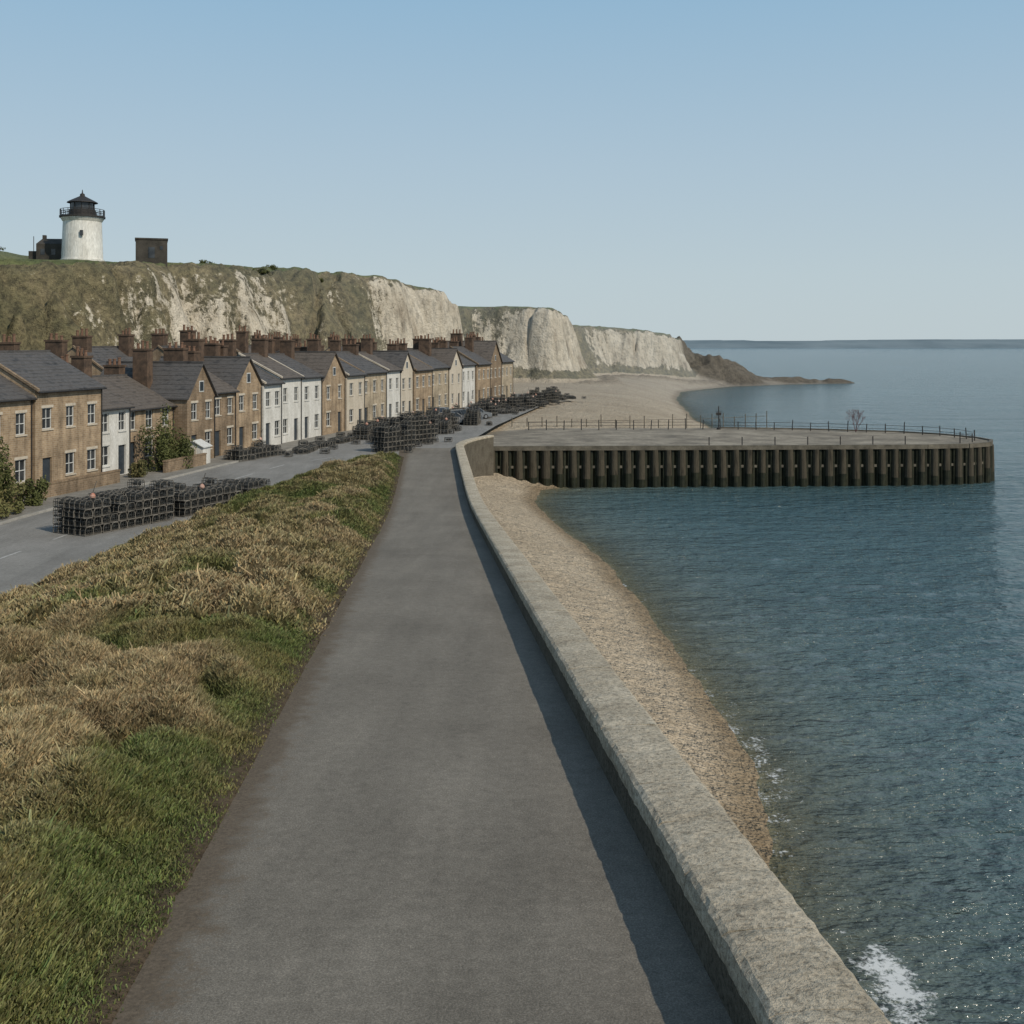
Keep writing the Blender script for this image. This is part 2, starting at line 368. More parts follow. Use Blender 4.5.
for i in range(len(pathc)-1):
    (ax,ay),(bx,by)=pathc[i],pathc[i+1];d=Vector((bx-ax,by-ay)).normalized();nrm=Vector((d.y,-d.x))
    w=WO-PR;za=float(zpath(ay));zb=float(zpath(by));g=.004
    def P(x,y,o,z):return (x+nrm.x*o,y+nrm.y*o,z)
    L=math.hypot(bx-ax,by-ay);top=WH+R.uniform(-.006,.006);lo=WH-.20;ns=9 if ay<45 else 3;rings=[]
    for k in range(ns+1):
        t=(g+(L-2*g)*k/ns)/L;px=ax+(bx-ax)*t;py=ay+(by-ay)*t;z=za+(zb-za)*t
        rings.append(ring_pts(px,py,nrm,z-(0.008 if k in(0,ns) else 0),w,top,lo,.007))
    n=len(cop.v);m_=10
    for r_ in rings:cop.v+=r_
    for k in range(ns):
        for q in range(m_):
            q2=(q+1)%m_;cop.f.append((n+k*m_+q,n+(k+1)*m_+q,n+(k+1)*m_+q2,n+k*m_+q2));cop.m.append(0)
    cop.f.append(tuple(n+q for q in range(m_)));cop.m.append(0);cop.f.append(tuple(n+ns*m_+q for q in reversed(range(m_))));cop.m.append(0)
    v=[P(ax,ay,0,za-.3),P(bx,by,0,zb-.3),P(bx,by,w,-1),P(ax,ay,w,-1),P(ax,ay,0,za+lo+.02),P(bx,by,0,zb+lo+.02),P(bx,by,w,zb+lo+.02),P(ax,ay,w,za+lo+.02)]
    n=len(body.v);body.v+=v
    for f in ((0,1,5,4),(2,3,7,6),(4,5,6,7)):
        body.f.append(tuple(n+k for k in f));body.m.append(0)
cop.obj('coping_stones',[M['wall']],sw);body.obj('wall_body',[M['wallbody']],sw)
# road
RY=np.array([-30,20,41,60,75,87,95,105,128,162,200,212.])
RL=np.array([-33,-29.5,-28,-27,-24.8,-22.5,-20.6,-18.6,-13,-4.7,4.2,8.]);RR=np.array([-24.5,-21.5,-19.3,-17,-15.6,-13.5,-7,-4.4,-1.8,3.6,9,9.5])
Yr=np.arange(-30,212,1.0)
rl=np.interp(Yr,RY,RL);rr=np.interp(Yr,RY,RR)
strip('road',Yr,[rl,rr],np.full(len(Yr),4.80),M['road'])
FX=lambda Y:-31+.252*(np.asarray(Y,float)-67)
Yk=np.arange(-30,205,1.0);kl=np.interp(Yk,RY,RL)
strip('pavement',Yk,[np.minimum(FX(Yk)-14,kl-1),kl-.15],np.full(len(Yk),4.92),M['pave'])
strip('kerb',Yk,[kl-.15,kl-.001,kl],[np.full(len(Yk),4.924),np.full(len(Yk),4.924),np.full(len(Yk),4.7)],M['kerb'],smooth=False)
mk=MB()
for y in np.arange(0,92,6.0):
    a,b=y,y+3
    xa=(np.interp(a,RY,RL)+np.interp(a,RY,RR))/2;xb=(np.interp(b,RY,RL)+np.interp(b,RY,RR))/2
    mk.quad((xa-.07,a,4.805),(xa+.07,a,4.805),(xb+.07,b,4.805),(xb-.07,b,4.805))
mk.obj('road_markings',[M['mark']])
# grass bank
def bankedge(Y): return np.interp(Y,[-12,20,41,60,75,87,93],[-25.5,-21.5,-19.3,-17,-15.6,-13.2,-9.9])
def bankz(X,Y):
    xr=pc(Y)+PL;xl=np.minimum(bankedge(Y),xr-.3);a=np.clip((xr-X)/(xr-xl),0,1)
    zp=zpath(Y);z=4.8+(zp-4.8)*(1-sst(.22,.97,a))
    e=np.minimum(xr-X,X-xl);e=np.minimum(e,(93-Y));m=sst(0,1.5,e)
    wx=X+(fbm(X/1.1,Y/1.1,55,2)-.5)*1.0;wy=Y+(fbm(X/1.1+7,Y/1.1,56,2)-.5)*1.0
    h1=cellmound(wx/1.6,wy/1.75,51);h2=cellmound(wx/.55+3,wy/.55,52);h3=vn(X/4.3,Y/5,53)
    mound=.86*h1+.24*h2+.40*h3
    z=z+m*(mound-.22)+.028*sst(-.1,.12,e)-.04*(1-sst(-.05,.06,e))
    return z,h1,h2,h3,e
Yb=np.concatenate([np.arange(-8,26,.13),np.arange(26,93.1,.33)])
nx=130;u=np.linspace(0,1,nx)**1.4
xr=pc(Yb)+PL+.02+.16*(fbm(Yb*1.3,Yb*0,91,3)-.5)*2;xl=np.minimum(bankedge(Yb),xr-.35)
X=xr[:,None]+(xl-xr)[:,None]*u[None,:];Y=np.repeat(Yb[:,None],nx,1)
z,h1,h2,h3,e=bankz(X,Y)
z[:,0]=zpath(Yb)-.02
def bankcol(X,Y,h1,h2,h3,e):
    g=fbm(X/3.0,Y/4.2,61,4);edge=np.exp(-(np.maximum(e,0)/1.5)**2)
    far=sst(35,70,Y)*.09
    green=sst(.43,.68,g+.26*edge-.36*(h1-.42)+far)*.9
    straw=np.array([.34,.265,.145]);brown=np.array([.18,.13,.072]);olive=np.array([.15,.145,.052]);gn=np.array([.085,.122,.033])
    t=sst(.3,.7,fbm(X/.8,Y/.8,63,4)*.5+.55*h1)[...,None];dry=brown*(1-t)+straw*t
    t3=sst(.35,.65,fbm(X/2.2,Y/2.2,68,3))[...,None];dry=dry*(1-t3*.5)+olive*t3*.5
    t2=sst(.3,.7,fbm(X/1.1,Y/1.1,66,4))[...,None];gg=olive*(1-t2)+gn*t2
    G=green[...,None];return dry*(1-G)+gg*G,green
c,_=bankcol(X,Y,h1,h2,h3,e)
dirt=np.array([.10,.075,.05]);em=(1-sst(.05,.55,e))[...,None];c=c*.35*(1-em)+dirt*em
i=np.arange(len(Yb)-1)[:,None]*nx+np.arange(nx-1)[None,:]
F=np.stack([i,i+nx,i+nx+1,i+1],-1).reshape(-1,4)
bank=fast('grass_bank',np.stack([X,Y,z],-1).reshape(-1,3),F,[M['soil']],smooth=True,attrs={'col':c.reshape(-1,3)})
def blades(n,y0,y1,wmul,hmul):
    r=rng.random(n*3);
    yy=y0*(y1/y0)**r
    a=rng.random(n*3);xr=pc(yy)+PL;xl=np.minimum(bankedge(yy),xr-.3);xl=np.maximum(xl,-.56*yy-1.6);w=xr-xl
    keep=rng.random(n*3)<w/ (w.max());yy=yy[keep][:n];xr=xr[keep][:n];xl=xl[keep][:n];a=a[keep][:n]
    xx=xr+.05-(xr-xl+.05)*a;n=len(xx)
    z,h1,h2,h3,e=bankz(xx,yy);cc,green=bankcol(xx,yy,h1,h2,h3,e)
    edge=sst(-.05,.7,e+(fbm(xx*2,yy*2,99,2)-.5)*.5);k=rng.random(n)<(.06+.94*edge)
    xx,yy,z,cc,green,edge,h1,h2=[q[k] for q in (xx,yy,z,cc,green,edge,h1,h2)];n=len(xx)
    h=(.025+.055*rng.random(n)**1.5+.05*h1*rng.random(n))*(.45+.55*edge)*hmul
    tall=rng.random(n)<.03*(1-green);h=np.where(tall,h*2.2,h)
    w=(.0045+.005*rng.random(n))*wmul
    th=rng.random(n)*6.283;dirx,diry=np.cos(th),np.sin(th);ln=(rng.random(n)*1.4+.1)*h
    ph=rng.random(n)*6.283;lx,ly=np.cos(ph)*ln+.1*h,np.sin(ph)*ln
    fr=(0,1);wr=(1,.6)
    P=[];C=[]
    var=(.45+1.1*rng.random(n))[:,None];hue=rng.normal(0,.08,(n,1))
    cl=(.6+.8*fbm(xx/.16,yy/.16,123,2))[:,None]
    tip=np.array([.42,.345,.21])
    tipm=(rng.random(n)<.5)
    for f,wf in zip(fr,wr):
        bx=xx+lx*f**1.7;by=yy+ly*f**1.7;bz=z-.02+(h+.02)*f*(1-.15*f)
        col=cc*var*cl*(1+hue*np.array([1,0,-.3]));tt=(f*.40*tipm*(1-.6*green))[:,None];col=np.clip(col*(1-tt)+tip*tt,0,1)
        for s in (-1,1):
            P.append(np.stack([bx+dirx*w*wf*s,by+diry*w*wf*s,bz],-1));C.append(col)
    k=len(P);P=np.stack(P,1).reshape(-1,3);C=np.stack(C,1).reshape(-1,3);b=np.arange(n)[:,None]*k
    F=b+np.array([[0,1,3,2]])
    return P,F,C
A=blades(520000,5.0,22,1.05,.95);B=blades(260000,22,93,2.6,1.35)
fast('grass',A[0],A[1],[M['grass']],parent=bank,attrs={'col':A[2]});fast('tall_grass',B[0],B[1],[M['grass']],parent=bank,attrs={'col':B[2]})
# ---------------------------------------------------------------- sea
def sea_mat():
    m,nt,b=newmat('sea_water');a=nt.nodes.new('ShaderNodeVertexColor');a.layer_name='shore'
    sp=nt.nodes.new('ShaderNodeSeparateColor');nt.links.new(a.outputs[0],sp.inputs[0])
    v=coords(nt);v2=coords(nt,(.75,1.5,1))
    col=mixc(nt,'MIX',sp.outputs[0],(.052,.100,.112),(.17,.185,.145))
    b.inputs['Roughness'].default_value=.12;b.inputs['IOR'].default_value=1.33
    n1=noise(nt,v2,2.0,3,.6);n2=noise(nt,v2,.55,3,.6);n3=noise(nt,v2,.10,3,.5);n4=noise(nt,coords(nt,(.3,1,1)),.018,4,.6)
    col=mixc(nt,'MULTIPLY',1,col,ramp(nt,[(.3,.82),(.7,1.18)],n4).outputs[0])
    p=bump(nt,None,n3,1,1.6);p=bump(nt,None,n2,1,.85,p);p=bump(nt,b,n1,1,.32,p)
    nt.links.new(col,b.inputs['Base Color'])
    f1=noise(nt,v,1.3,4,.72);f2=noise(nt,v,7,4,.75)
    fs=math_(nt,'ADD',math_(nt,'ADD',sp.outputs[1],math_(nt,'MULTIPLY',math_(nt,'SUBTRACT',f1,.5),2.0)),math_(nt,'MULTIPLY',math_(nt,'SUBTRACT',f2,.5),2.0))
    fm=ramp(nt,[(.60,0),(.95,.85)],fs).outputs[0]
    df=nt.nodes.new('ShaderNodeBsdfDiffuse');df.inputs[0].default_value=(.66,.68,.68,1)
    mx=nt.nodes.new('ShaderNodeMixShader');nt.links.new(fm,mx.inputs[0]);nt.links.new(df.outputs[0],mx.inputs[2])
    tr=nt.nodes.new('ShaderNodeBsdfTransparent');tr.inputs[0].default_value=(.8,.88,.86,1);m2=nt.nodes.new('ShaderNodeMixShader')
    nt.links.new(sp.outputs[2],m2.inputs[0]);nt.links.new(b.outputs[0],m2.inputs[1]);nt.links.new(tr.outputs[0],m2.inputs[2])
    nt.links.new(m2.outputs[0],mx.inputs[1])
    nt.links.new(mx.outputs[0],nt.nodes['Material Output'].inputs[0]);return m
def seafn(X,Y):
    ds=shore_d(X,Y)+(fbm(X/6,Y/6,21,2)-.5)*1.0;off=-ds
    sh=np.exp(-np.maximum(off,0)/4.0)*(Y<110)
    foam=.34*np.exp(-np.maximum(off-.15,0)/.4)*(Y<106)+.40*np.exp(-((off-.7)/.8)**2)*np.exp(-((Y-38)/8)**2)+1.0*np.exp(-(((X-8.6)/.85)**2+((Y-24.8)/2.0)**2))+.05*(Y>150)*np.exp(-np.maximum(off,0)/2.0)
    tr=.85*np.exp(-np.maximum(off,0)/1.8)
    z=.12*(fbm(X/1.6,Y/1.1,81,3)-.5)*(np.abs(X)<60)*(Y<130)*(Y>0)
    return z,np.stack([sh,foam,tr],-1)
xs=axis([(-20,2,2),(2,14,.25),(14,32,.4),(32,60,.8),(60,140,5),(140,1000,100),(1000,30000,2000)]);xs=np.concatenate([[-20000,-2000,-300],xs])
ys=np.concatenate([[-300,-50],axis([(0,20,2),(20,60,.25),(60,130,.5),(130,420,5),(420,2000,80),(2000,40000,2000)])])
V,F,at=grid('sea',xs,ys,seafn,None)
fast('sea',V,F,[sea_mat()],smooth=True,attrs={'shore':at[0].reshape(-1,3)})
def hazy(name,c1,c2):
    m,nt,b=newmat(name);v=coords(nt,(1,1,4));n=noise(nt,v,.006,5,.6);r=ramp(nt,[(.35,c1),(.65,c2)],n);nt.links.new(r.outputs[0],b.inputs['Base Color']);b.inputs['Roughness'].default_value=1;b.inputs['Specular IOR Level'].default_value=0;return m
fx=np.linspace(-2500,6000,900);V=[];F=[]
hh=11+12*fbm(fx/420,fx*0,5,4)+4*fbm(fx/30,fx*0,8,3)
for k,(yo,hm) in enumerate([(0,0),(40,.35),(160,1),(600,1.0)]):
    V.append(np.stack([fx,2500+yo+90*fbm(fx/300,fx*0,15,3)+0*fx,hh*hm-(.5 if k==0 else 0)],-1))
V=np.concatenate(V);n=len(fx)
F=np.concatenate([np.stack([np.arange(n-1)+k*n,np.arange(1,n)+k*n,np.arange(1,n)+(k+1)*n,np.arange(n-1)+(k+1)*n],-1) for k in range(3)])
fast('distant_coast',V,F,[hazy('distant_coast',(.135,.18,.205),(.20,.25,.275))],smooth=True)  # aerial haze is put into the coast's blue-grey base colour
# ---------------------------------------------------------------- pier
M['pile']=simple('tarred_timber',(.020,.017,.011),(.075,.063,.043),1.0,.85,.5,.03,vs=(3,3,.5),c3=(.040,.034,.023))
M['pilelow']=simple('weedy_timber',(.008,.011,.006),(.030,.031,.015),2,.6,.5,.03)
M['timber']=simple('grey_timber',(.075,.066,.05),(.18,.158,.12),1.2,.85,.4)
pier=empty('timber_pier')
ring=[(-3.4,109.6),(10,110),(30,110.8),(42,111.5),(46.5,112.4),(49.4,114.2),(50.8,117),(50.6,120.5),(48.6,124.5),(45,128),(35,132),(25,134),(5,134),(-4.2,133)]
ZD=4.0
mb=MB();mb.poly([(x,y,ZD) for x,y in ring]);n=len(ring)
for i in range(n):
    a=ring[i];b=ring[(i+1)%n];mb.quad((a[0],a[1],ZD-.35),(b[0],b[1],ZD-.35),(b[0],b[1],ZD),(a[0],a[1],ZD))
mb.obj('deck',[M['concrete']],pier)
cx,cy=22,122
mb=MB()
for i in range(n):
    a=ring[i];b=ring[(i+1)%n]
    def inn(p,o=.45):
        d=Vector((cx-p[0],cy-p[1]));d=Vector((math.copysign(min(abs(d.x),o),d.x),math.copysign(min(abs(d.y),o),d.y)));return (p[0]+d.x,p[1]+d.y)
    a,b=inn(a),inn(b);mb.quad((a[0],a[1],-3),(b[0],b[1],-3),(b[0],b[1],ZD-.353),(a[0],a[1],ZD-.353))
mb.obj('sheeting',[M['pilelow']],pier)
mb=MB()
per=ring[:12]
for i in range(len(per)-1):
    a=Vector((*per[i],0));b=Vector((*per[i+1],0));d=(b-a).normalized();nr=Vector((d.y,-d.x,0))
    for z0,z1,o0,o1 in ((ZD-.30,ZD+.14,.003,.34),(1.9,2.15,-.1,.12)):
        q=[a+nr*o0,b+nr*o0,b+nr*o1,a+nr*o1]
        mb.hexa([(p.x,p.y,z0) for p in q]+[(p.x,p.y,z1) for p in q])
mb.obj('cap_beam',[M['timber']],pier)
mb=MB()
def walk(P,step):
    out=[];d=0;nxt=0
    for a,b in zip(P[:-1],P[1:]):
        a=Vector(a);b=Vector(b);L=(b-a).length;u=(b-a)/L
        while nxt<=d+L:
            out.append((a+u*(nxt-d),u));nxt+=step
        d+=L
    return out
for p,u in walk(per,1.36):
    nr=Vector((u.y,-u.x));r=random.uniform(.34,.45);q=p+nr*.14;jx=random.uniform(-.10,.10);jy=random.uniform(-.06,.06)
    lv=random.uniform(.7,1.5)
    mb.bar((q.x+jx,q.y+jy,-2.5),(q.x,q.y,lv),r*1.04,1,12);mb.bar((q.x+jx*.5,q.y,lv),(q.x,q.y,ZD-.306),r,0,12,r*.9)
    for k in (.45,.92):
        q=p+u*k-nr*.05;mb.bar((q.x,q.y,-2.5),(q.x,q.y,ZD-.31),.22,1,6)
mb.obj('piles',[M['pile'],M['pilelow']],pier)
rail=empty('pier_railing')
mb=MB();back=[(2,131),(24,132.4),(34,130.6),(44,126.6),(47.6,123.6),(49.2,120),(49.2,117),(48,114.8),(45,113.4)]
pts=walk(back,2.1)
for p,u in pts:
    h=random.uniform(.9,1.35);mb.bar((p.x,p.y,ZD),(p.x+random.uniform(-.08,.08),p.y,ZD+h),.06,0,6)
for (p,_),(q,_) in zip(pts[:-1],pts[1:]):
    for h in (.5,.9):mb.bar((p.x,p.y,ZD+h+random.uniform(-.03,.03)),(q.x,q.y,ZD+h+random.uniform(-.03,.03)),.022,0,4)
front=walk([(20,111.6),(42,113)],3.4)
for p,u in front:mb.bar((p.x,p.y,ZD),(p.x,p.y,ZD+.85),.06,0,6)
mb.obj('posts_and_rails',[M['iron']],rail)
mb=MB()
pts=walk([(0,134.2),(24,140),(34,146)],1.9)
for p,u in pts:mb.bar((p.x,p.y,3),(p.x,p.y,5.1+random.uniform(-.4,.4)),.06,0,6)
for (p,_),(q,_) in zip(pts[:-1],pts[1:]):mb.bar((p.x,p.y,4.7),(q.x,q.y,4.7),.025,0,4)
mb.obj('post_fence',[M['timber']])
def shrub(name,x,y,z,h,mat,n=4):
    mb=MB();R=random.Random(int(x*7))
    def br(p,d,l,r,k):
        q=p+d*l;mb.bar(p,q,r,0,4,r*.7)
        if k==0:return
        for _ in range(3):
            nd=(d+Vector((R.uniform(-.9,.9),R.uniform(-.7,.7),R.uniform(-.2,.8)))).normalized();br(q,nd,l*.66,r*.6,k-1)
    for _ in range(n):
        br(Vector((x,y,z)),Vector((R.uniform(-.6,.6),R.uniform(-.5,.5),1.0)).normalized(),h*R.uniform(.28,.42),.035,4)
    mb.obj(name,[mat])
M['twig']=simple('twigs',(.10,.055,.055),(.18,.10,.10),3,.9,0)
shrub('bare_shrub',40,128,ZD,2.7,M['twig'],5)
mb=MB();mb.bar((24.8,132,ZD),(24.8,132,ZD+2.8),.06,0,8);mb.bar((24.3,132,ZD+1.5),(25.3,132,ZD+1.5),.03,0,4);mb.bar((24.4,132,ZD+2.2),(25.2,132,ZD+2.2),.03,0,4)
mb.box(24.5,25.1,131.9,132.1,ZD+1.7,ZD+2.05,0);mb.lathe([(.25,ZD),(.25,ZD+.2),(.08,ZD+.3)],24.8,132,10);mb.obj('beacon_mast',[M['iron']])
# ---------------------------------------------------------------- houses
U=Vector((.2444,.9697,0));NR=Vector((.9697,-.2444,0));RA=math.atan2(U.y,U.x)
def facade(mb,L,H,y,openings,flip,mi,gl,fr,dm,depth=.14,swap=False):
    def P(a,o,z):
        yy=y+flip*o
        return (yy,a,z) if swap else (a,yy,z)
    xsn=sorted({0,L}|{o[0] for o in openings}|{o[1] for o in openings});zsn=sorted({0,H}|{o[2] for o in openings}|{o[3] for o in openings})
    for a,b in zip(xsn[:-1],xsn[1:]):
        for c,d in zip(zsn[:-1],zsn[1:]):
            if any(o[0]<=a and o[1]>=b and o[2]<=c and o[3]>=d for o in openings):continue
            mb.quad(P(a,0,c),P(b,0,c),P(b,0,d),P(a,0,d),mi)
    for o in openings:
        a,b,c,d,kind=o
        mb.quad(P(a,0,c),P(a,0,d),P(a,-depth,d),P(a,-depth,c),mi);mb.quad(P(b,0,c),P(b,0,d),P(b,-depth,d),P(b,-depth,c),mi)
        mb.quad(P(a,0,d),P(b,0,d),P(b,-depth,d),P(a,-depth,d),mi);mb.quad(P(a,0,c),P(b,0,c),P(b,-depth,c),P(a,-depth,c),mi)
        if kind=='w':
            mb.quad(P(a,-depth,c),P(b,-depth,c),P(b,-depth,d),P(a,-depth,d),gl)
            def bx(a0,a1,c0,c1,o0,o1,m):
                mb.hexa([P(a0,o0,c0),P(a1,o0,c0),P(a1,o1,c0),P(a0,o1,c0),P(a0,o0,c1),P(a1,o0,c1),P(a1,o1,c1),P(a0,o1,c1)],m)
            t=.055
            bx(a+.002,a+t,c+.002,d-.002,-depth+.003,-depth+.06,fr);bx(b-t,b-.002,c+.002,d-.002,-depth+.003,-depth+.06,fr)
            bx(a+t,b-t,d-t,d-.002,-depth+.003,-depth+.06,fr);bx(a+t,b-t,c+.002,c+t,-depth+.003,-depth+.06,fr)
            m=(c+d)/2;bx(a+t,b-t,m-.025,m+.025,-depth+.003,-depth+.075,fr);m=(a+b)/2;bx(m-.018,m+.018,c+t,d-t,-depth+.003,-depth+.05,fr)
            bx(a-.08,b+.08,c-.10,c-.003,-.05,.07,7);bx(a-.1,b+.1,d+.003,d+.18,-.05,.025,7)
        else:
            mb.quad(P(a,-depth,c),P(b,-depth,c),P(b,-depth,d),P(a,-depth,d),dm)
def house(y0,y1,setback,eav,rise,wall,roof,depth=8.5,cols=None,chims=(0,1),name='brick_house',gable=False):
    s0=(y0-67)/.9697;s1=(y1-67)/.9697;L=s1-s0-.004;o=Vector((-31,67,4.92))+U*s0-NR*setback
    e=empty(name,o,RA)
    W=M[wall];lint=M['cream'] if wall!='white' else M['white']
    mats=[W,M['glass'],M['frame'],M['door'],M[roof],M['chimney'],M['pot'],lint]
    n=cols or max(2,round(L/2.1));ops=[];dc=random.randrange(n);st=eav/2
    for k in range(n):
        c=L*(k+.5)/n;ww=random.choice([.85,.92,.98])/2
        ops.append((c-ww,c+ww,st+.75,st+.75+1.35,'w'))
        if k==dc:ops.append((c-.46,c+.46,.02,2.15,'d'))
        else:ops.append((c-ww-.06,c+ww+.06,.85,2.25,'w'))
    mb=MB();facade(mb,L,eav,0,ops,-1,0,1,2,3)
    mb.quad((0,depth,0),(L,depth,0),(L,depth,eav),(0,depth,eav),0)
    eo=[(depth*.62,depth*.62+.9,st+.75,st+2.0,'w'),(depth*.25,depth*.25+.9,.9,2.1,'w')]
    facade(mb,depth,eav,0,eo,-1,0,1,2,3,swap=True)
    mb.quad((L,0,0),(L,depth,0),(L,depth,eav),(L,0,eav),0)
    if gable:
        for y in (0,depth):mb.poly([(0,y,eav),(L,y,eav),(L/2,y,eav+rise)],0)
        mb.box(L/2-.36,L/2+.36,-.03,.0-.002,eav+.35,eav+1.25,2);mb.box(L/2-.28,L/2+.28,-.045,-.032,eav+.43,eav+1.17,1)
    else:
        for x in (0,L):mb.poly([(x,0,eav),(x,depth,eav),(x,depth/2,eav+rise)],0)
    mb.obj('walls',mats,e)
    rb=MB();t=.12
    if gable:
        ov=.18;sl=rise/(L/2)
        for sgn in (0,1):
            xa=-ov if sgn==0 else L+ov;za=eav-ov*sl;xm=L/2;zm=eav+rise
            pa=[(xa,-.22,za+.02),(xm,-.22,zm+.02),(xm,depth+.2,zm+.02),(xa,depth+.2,za+.02)]
            rb.hexa(pa+[(p[0],p[1],p[2]+t) for p in pa])
            for k in range(1,8):
                f=k/8;x=xa+(xm-xa)*f;z=za+(zm-za)*f+.02+t;rb.box(x-.02,x+.02,-.217,depth+.19,z-.01,z+.014)
        rb.box(L/2-.11,L/2+.11,-.21,depth+.19,eav+rise+.09,eav+rise+.22,1)
    else:
        ov=.28;sl=rise/(depth/2);xa,xb=-.004,L+.0
        for sgn in (0,1):
            ya=-ov if sgn==0 else depth+ov;za=eav-ov*sl
            ym=depth/2;zm=eav+rise
            pa=[(xa,ya,za+.02),(xb,ya,za+.02),(xb,ym,zm+.02),(xa,ym,zm+.02)]
            rb.hexa(pa+[(p[0],p[1],p[2]+t) for p in pa])
        for k in range(1,12):
            f=k/12;y=-ov+(depth/2+ov)*f;z=eav-ov*sl+(rise+ov*sl)*f+.02+t
            rb.box(xa+.003,xb-.003,y-.02,y+.02,z-.01,z+.014,0)
        rb.box(xa+.01,xb-.01,depth/2-.11,depth/2+.11,eav+rise+.09,eav+rise+.22,1)
        pa=[(-.11,-ov+.02,eav-ov*sl+.1),(.11,-ov+.02,eav-ov*sl+.1),(.11,depth/2,eav+rise+.12),(-.11,depth/2,eav+rise+.12)]
        rb.hexa(pa+[(p[0],p[1],p[2]+.17) for p in pa],2)
    rb.obj('roof',[M[roof],M['slate'],M['cream'] if wall in('white','cream') else M['brick_brown']],e)
    g=MB()
    if not gable:g.bar((0,-ov-.05,eav-ov*sl+.03),(L,-ov-.05,eav-ov*sl+.03),.06,0,6)
    g.bar((L-.15,-.07,0),(L-.15,-.07,eav-.1),.04,0,6);g.obj('gutter',[M['iron']],e)
    cb=MB()
    for ci,cpos in enumerate(chims):
        x=min(max(cpos*L,.45),L-.45);hh=eav+rise+random.uniform(.8,1.7);w=random.uniform(.34,.48);dpt=random.uniform(.5,.9);yc=depth/2+random.choice([-.9,0,.6,1.4])
        cb.box(x-w,x+w,yc-dpt,yc+dpt,eav+.1,hh,0);cb.box(x-w-.07,x+w+.07,yc-dpt-.07,yc+dpt+.07,hh+.002,hh+.16,0)
        for q in range(3):
            py=yc-dpt*.62+q*dpt*.62;n0=random.uniform(.4,.75);cb.lathe([(.14,hh+.163),(.11,hh+n0),(.145,hh+n0+.02),(.14,hh+n0+.1)],x,py,8,1)
    cb.obj('chimney_stack',[M['chimney'],M['pot']],e)
    return e
HS=[(45,53,0,6.2,2.3,'brick_tan','slate',None,(0.1,.9),0),
(53,61.2,0,6.2,2.3,'brick_brown','slate',None,(0.1,.9),0),
(61.2,69.6,0,6.1,2.3,'brick_tan','slate',None,(.12,.9),0),
(69.6,76.4,-.2,6.5,2.3,'brick_tan','slate',3,(.1,),0),
(76.4,80.4,.3,4.9,1.9,'white','slate2',2,(.75,),0),
(80.4,87,.9,4.6,2.2,'brick_tan','slate2',3,(.1,.9),0),
(87,91.2,-.3,5.2,2.6,'brick_brown','slate',2,(.1,.9),1),
(91.2,95.2,.0,5.4,2.4,'brick_brown','slate2',2,(.9,),0),
(95.2,100,.1,5.6,2.5,'brick_tan','slate',2,(.1,.9),1),
(100,103.6,-.1,5.8,2.2,'white','slate',2,(.1,),0),
(103.6,108.2,.1,6.2,2.1,'white','slate2',2,(.1,.9),0),
(108.2,112.9,.1,6.1,2.1,'white','slate',2,(.9,),0),
(112.9,118.6,0,5.7,2.7,'brick_tan','slate2',2,(.1,.9),1),
(118.6,123.6,-.2,6.0,2.1,'cream','slate',2,(.1,.9),0),
(123.6,131,.1,6.1,2.2,'brick_pale','slate',3,(.5,.9),0),
(131,135.5,0,6.2,2.0,'white','slate2',2,(.9,),0),
(135.5,140,0,5.9,2.4,'cream','slate',2,(.1,.9),1),
(140,147,-.2,6.0,2.2,'brick_tan','slate2',3,(.5,.95),0),
(147,155,.1,6.1,2.2,'brick_pale','slate',3,(.5,.95),0),
(155,161,0,5.8,2.7,'cream','slate2',2,(.1,.9),1),
(161,168,.1,6.2,2.2,'white','slate',3,(.5,.95),0),
(168,175.5,-.2,6.2,2.5,'brick_tan','slate',3,(.5,.95),0),
(175.5,183,0,6.2,3.4,'brick_brown','slate2',3,(.1,.9),1),
(183,191,.1,6.3,2.5,'brick_pale','slate',3,(.5,.9),0)]
for h in HS:
    house(h[0],h[1],h[2],h[3],h[4],h[5],h[6],cols=h[7],chims=h[8],name='rendered_house' if h[5] in('white','cream') else 'brick_house',gable=bool(h[9]))
for a,b,w,el_ in ((58,66,'brick_brown',5.6),(70,78,'brick_tan',5.6),(84,91,'brick_brown',5.8),(93,101,'brick_tan',6.4),(106,114,'brick_brown',6.4),(120,128,'brick_brown',6.4),(133,141,'brick_tan',6.2),(147,155,'brick_tan',6.2)):
    house(a,b,10.5,el_,2.6,w,random.choice(['slate','slate2']),depth=8,chims=(.15,.8))
# ---------------------------------------------------------------- lighthouse
lx,ly=-74.2,190.;lz=28.2
lh=empty('lighthouse',(lx,ly,lz))
M['lhwhite']=simple('lighthouse_white',(.55,.53,.47),(.78,.77,.72),.5,.6,.1,vs=(1,1,.3))
mb=MB();mb.lathe([(3.6,-2.5),(3.6,.5),(3.4,.55),(3.15,7.0),(3.2,7.05),(3.5,7.5),(3.5,7.7)],0,0,32)
mb.obj('tower',[M['lhwhite']],lh,smooth=False)
mb=MB();mb.lathe([(3.75,7.703),(3.75,8.0),(2.3,8.003)],0,0,32,0)
for k in range(20):
    a=k*math.pi/10;mb.bar((3.6*math.cos(a),3.6*math.sin(a),8),(3.6*math.cos(a),3.6*math.sin(a),9.1),.06,0,5)
    b=(k+1)*math.pi/10
    for h in (8.4,8.75,9.1):mb.bar((3.6*math.cos(a),3.6*math.sin(a),h),(3.6*math.cos(b),3.6*math.sin(b),h),.05,0,5)
mb.obj('gallery',[M['iron']],lh)
mb=MB();mb.lathe([(2.2,8.006),(2.2,9.1),(2.15,9.12)],0,0,20,0);mb.lathe([(1.95,9.1),(1.95,10.3)],0,0,20,1)
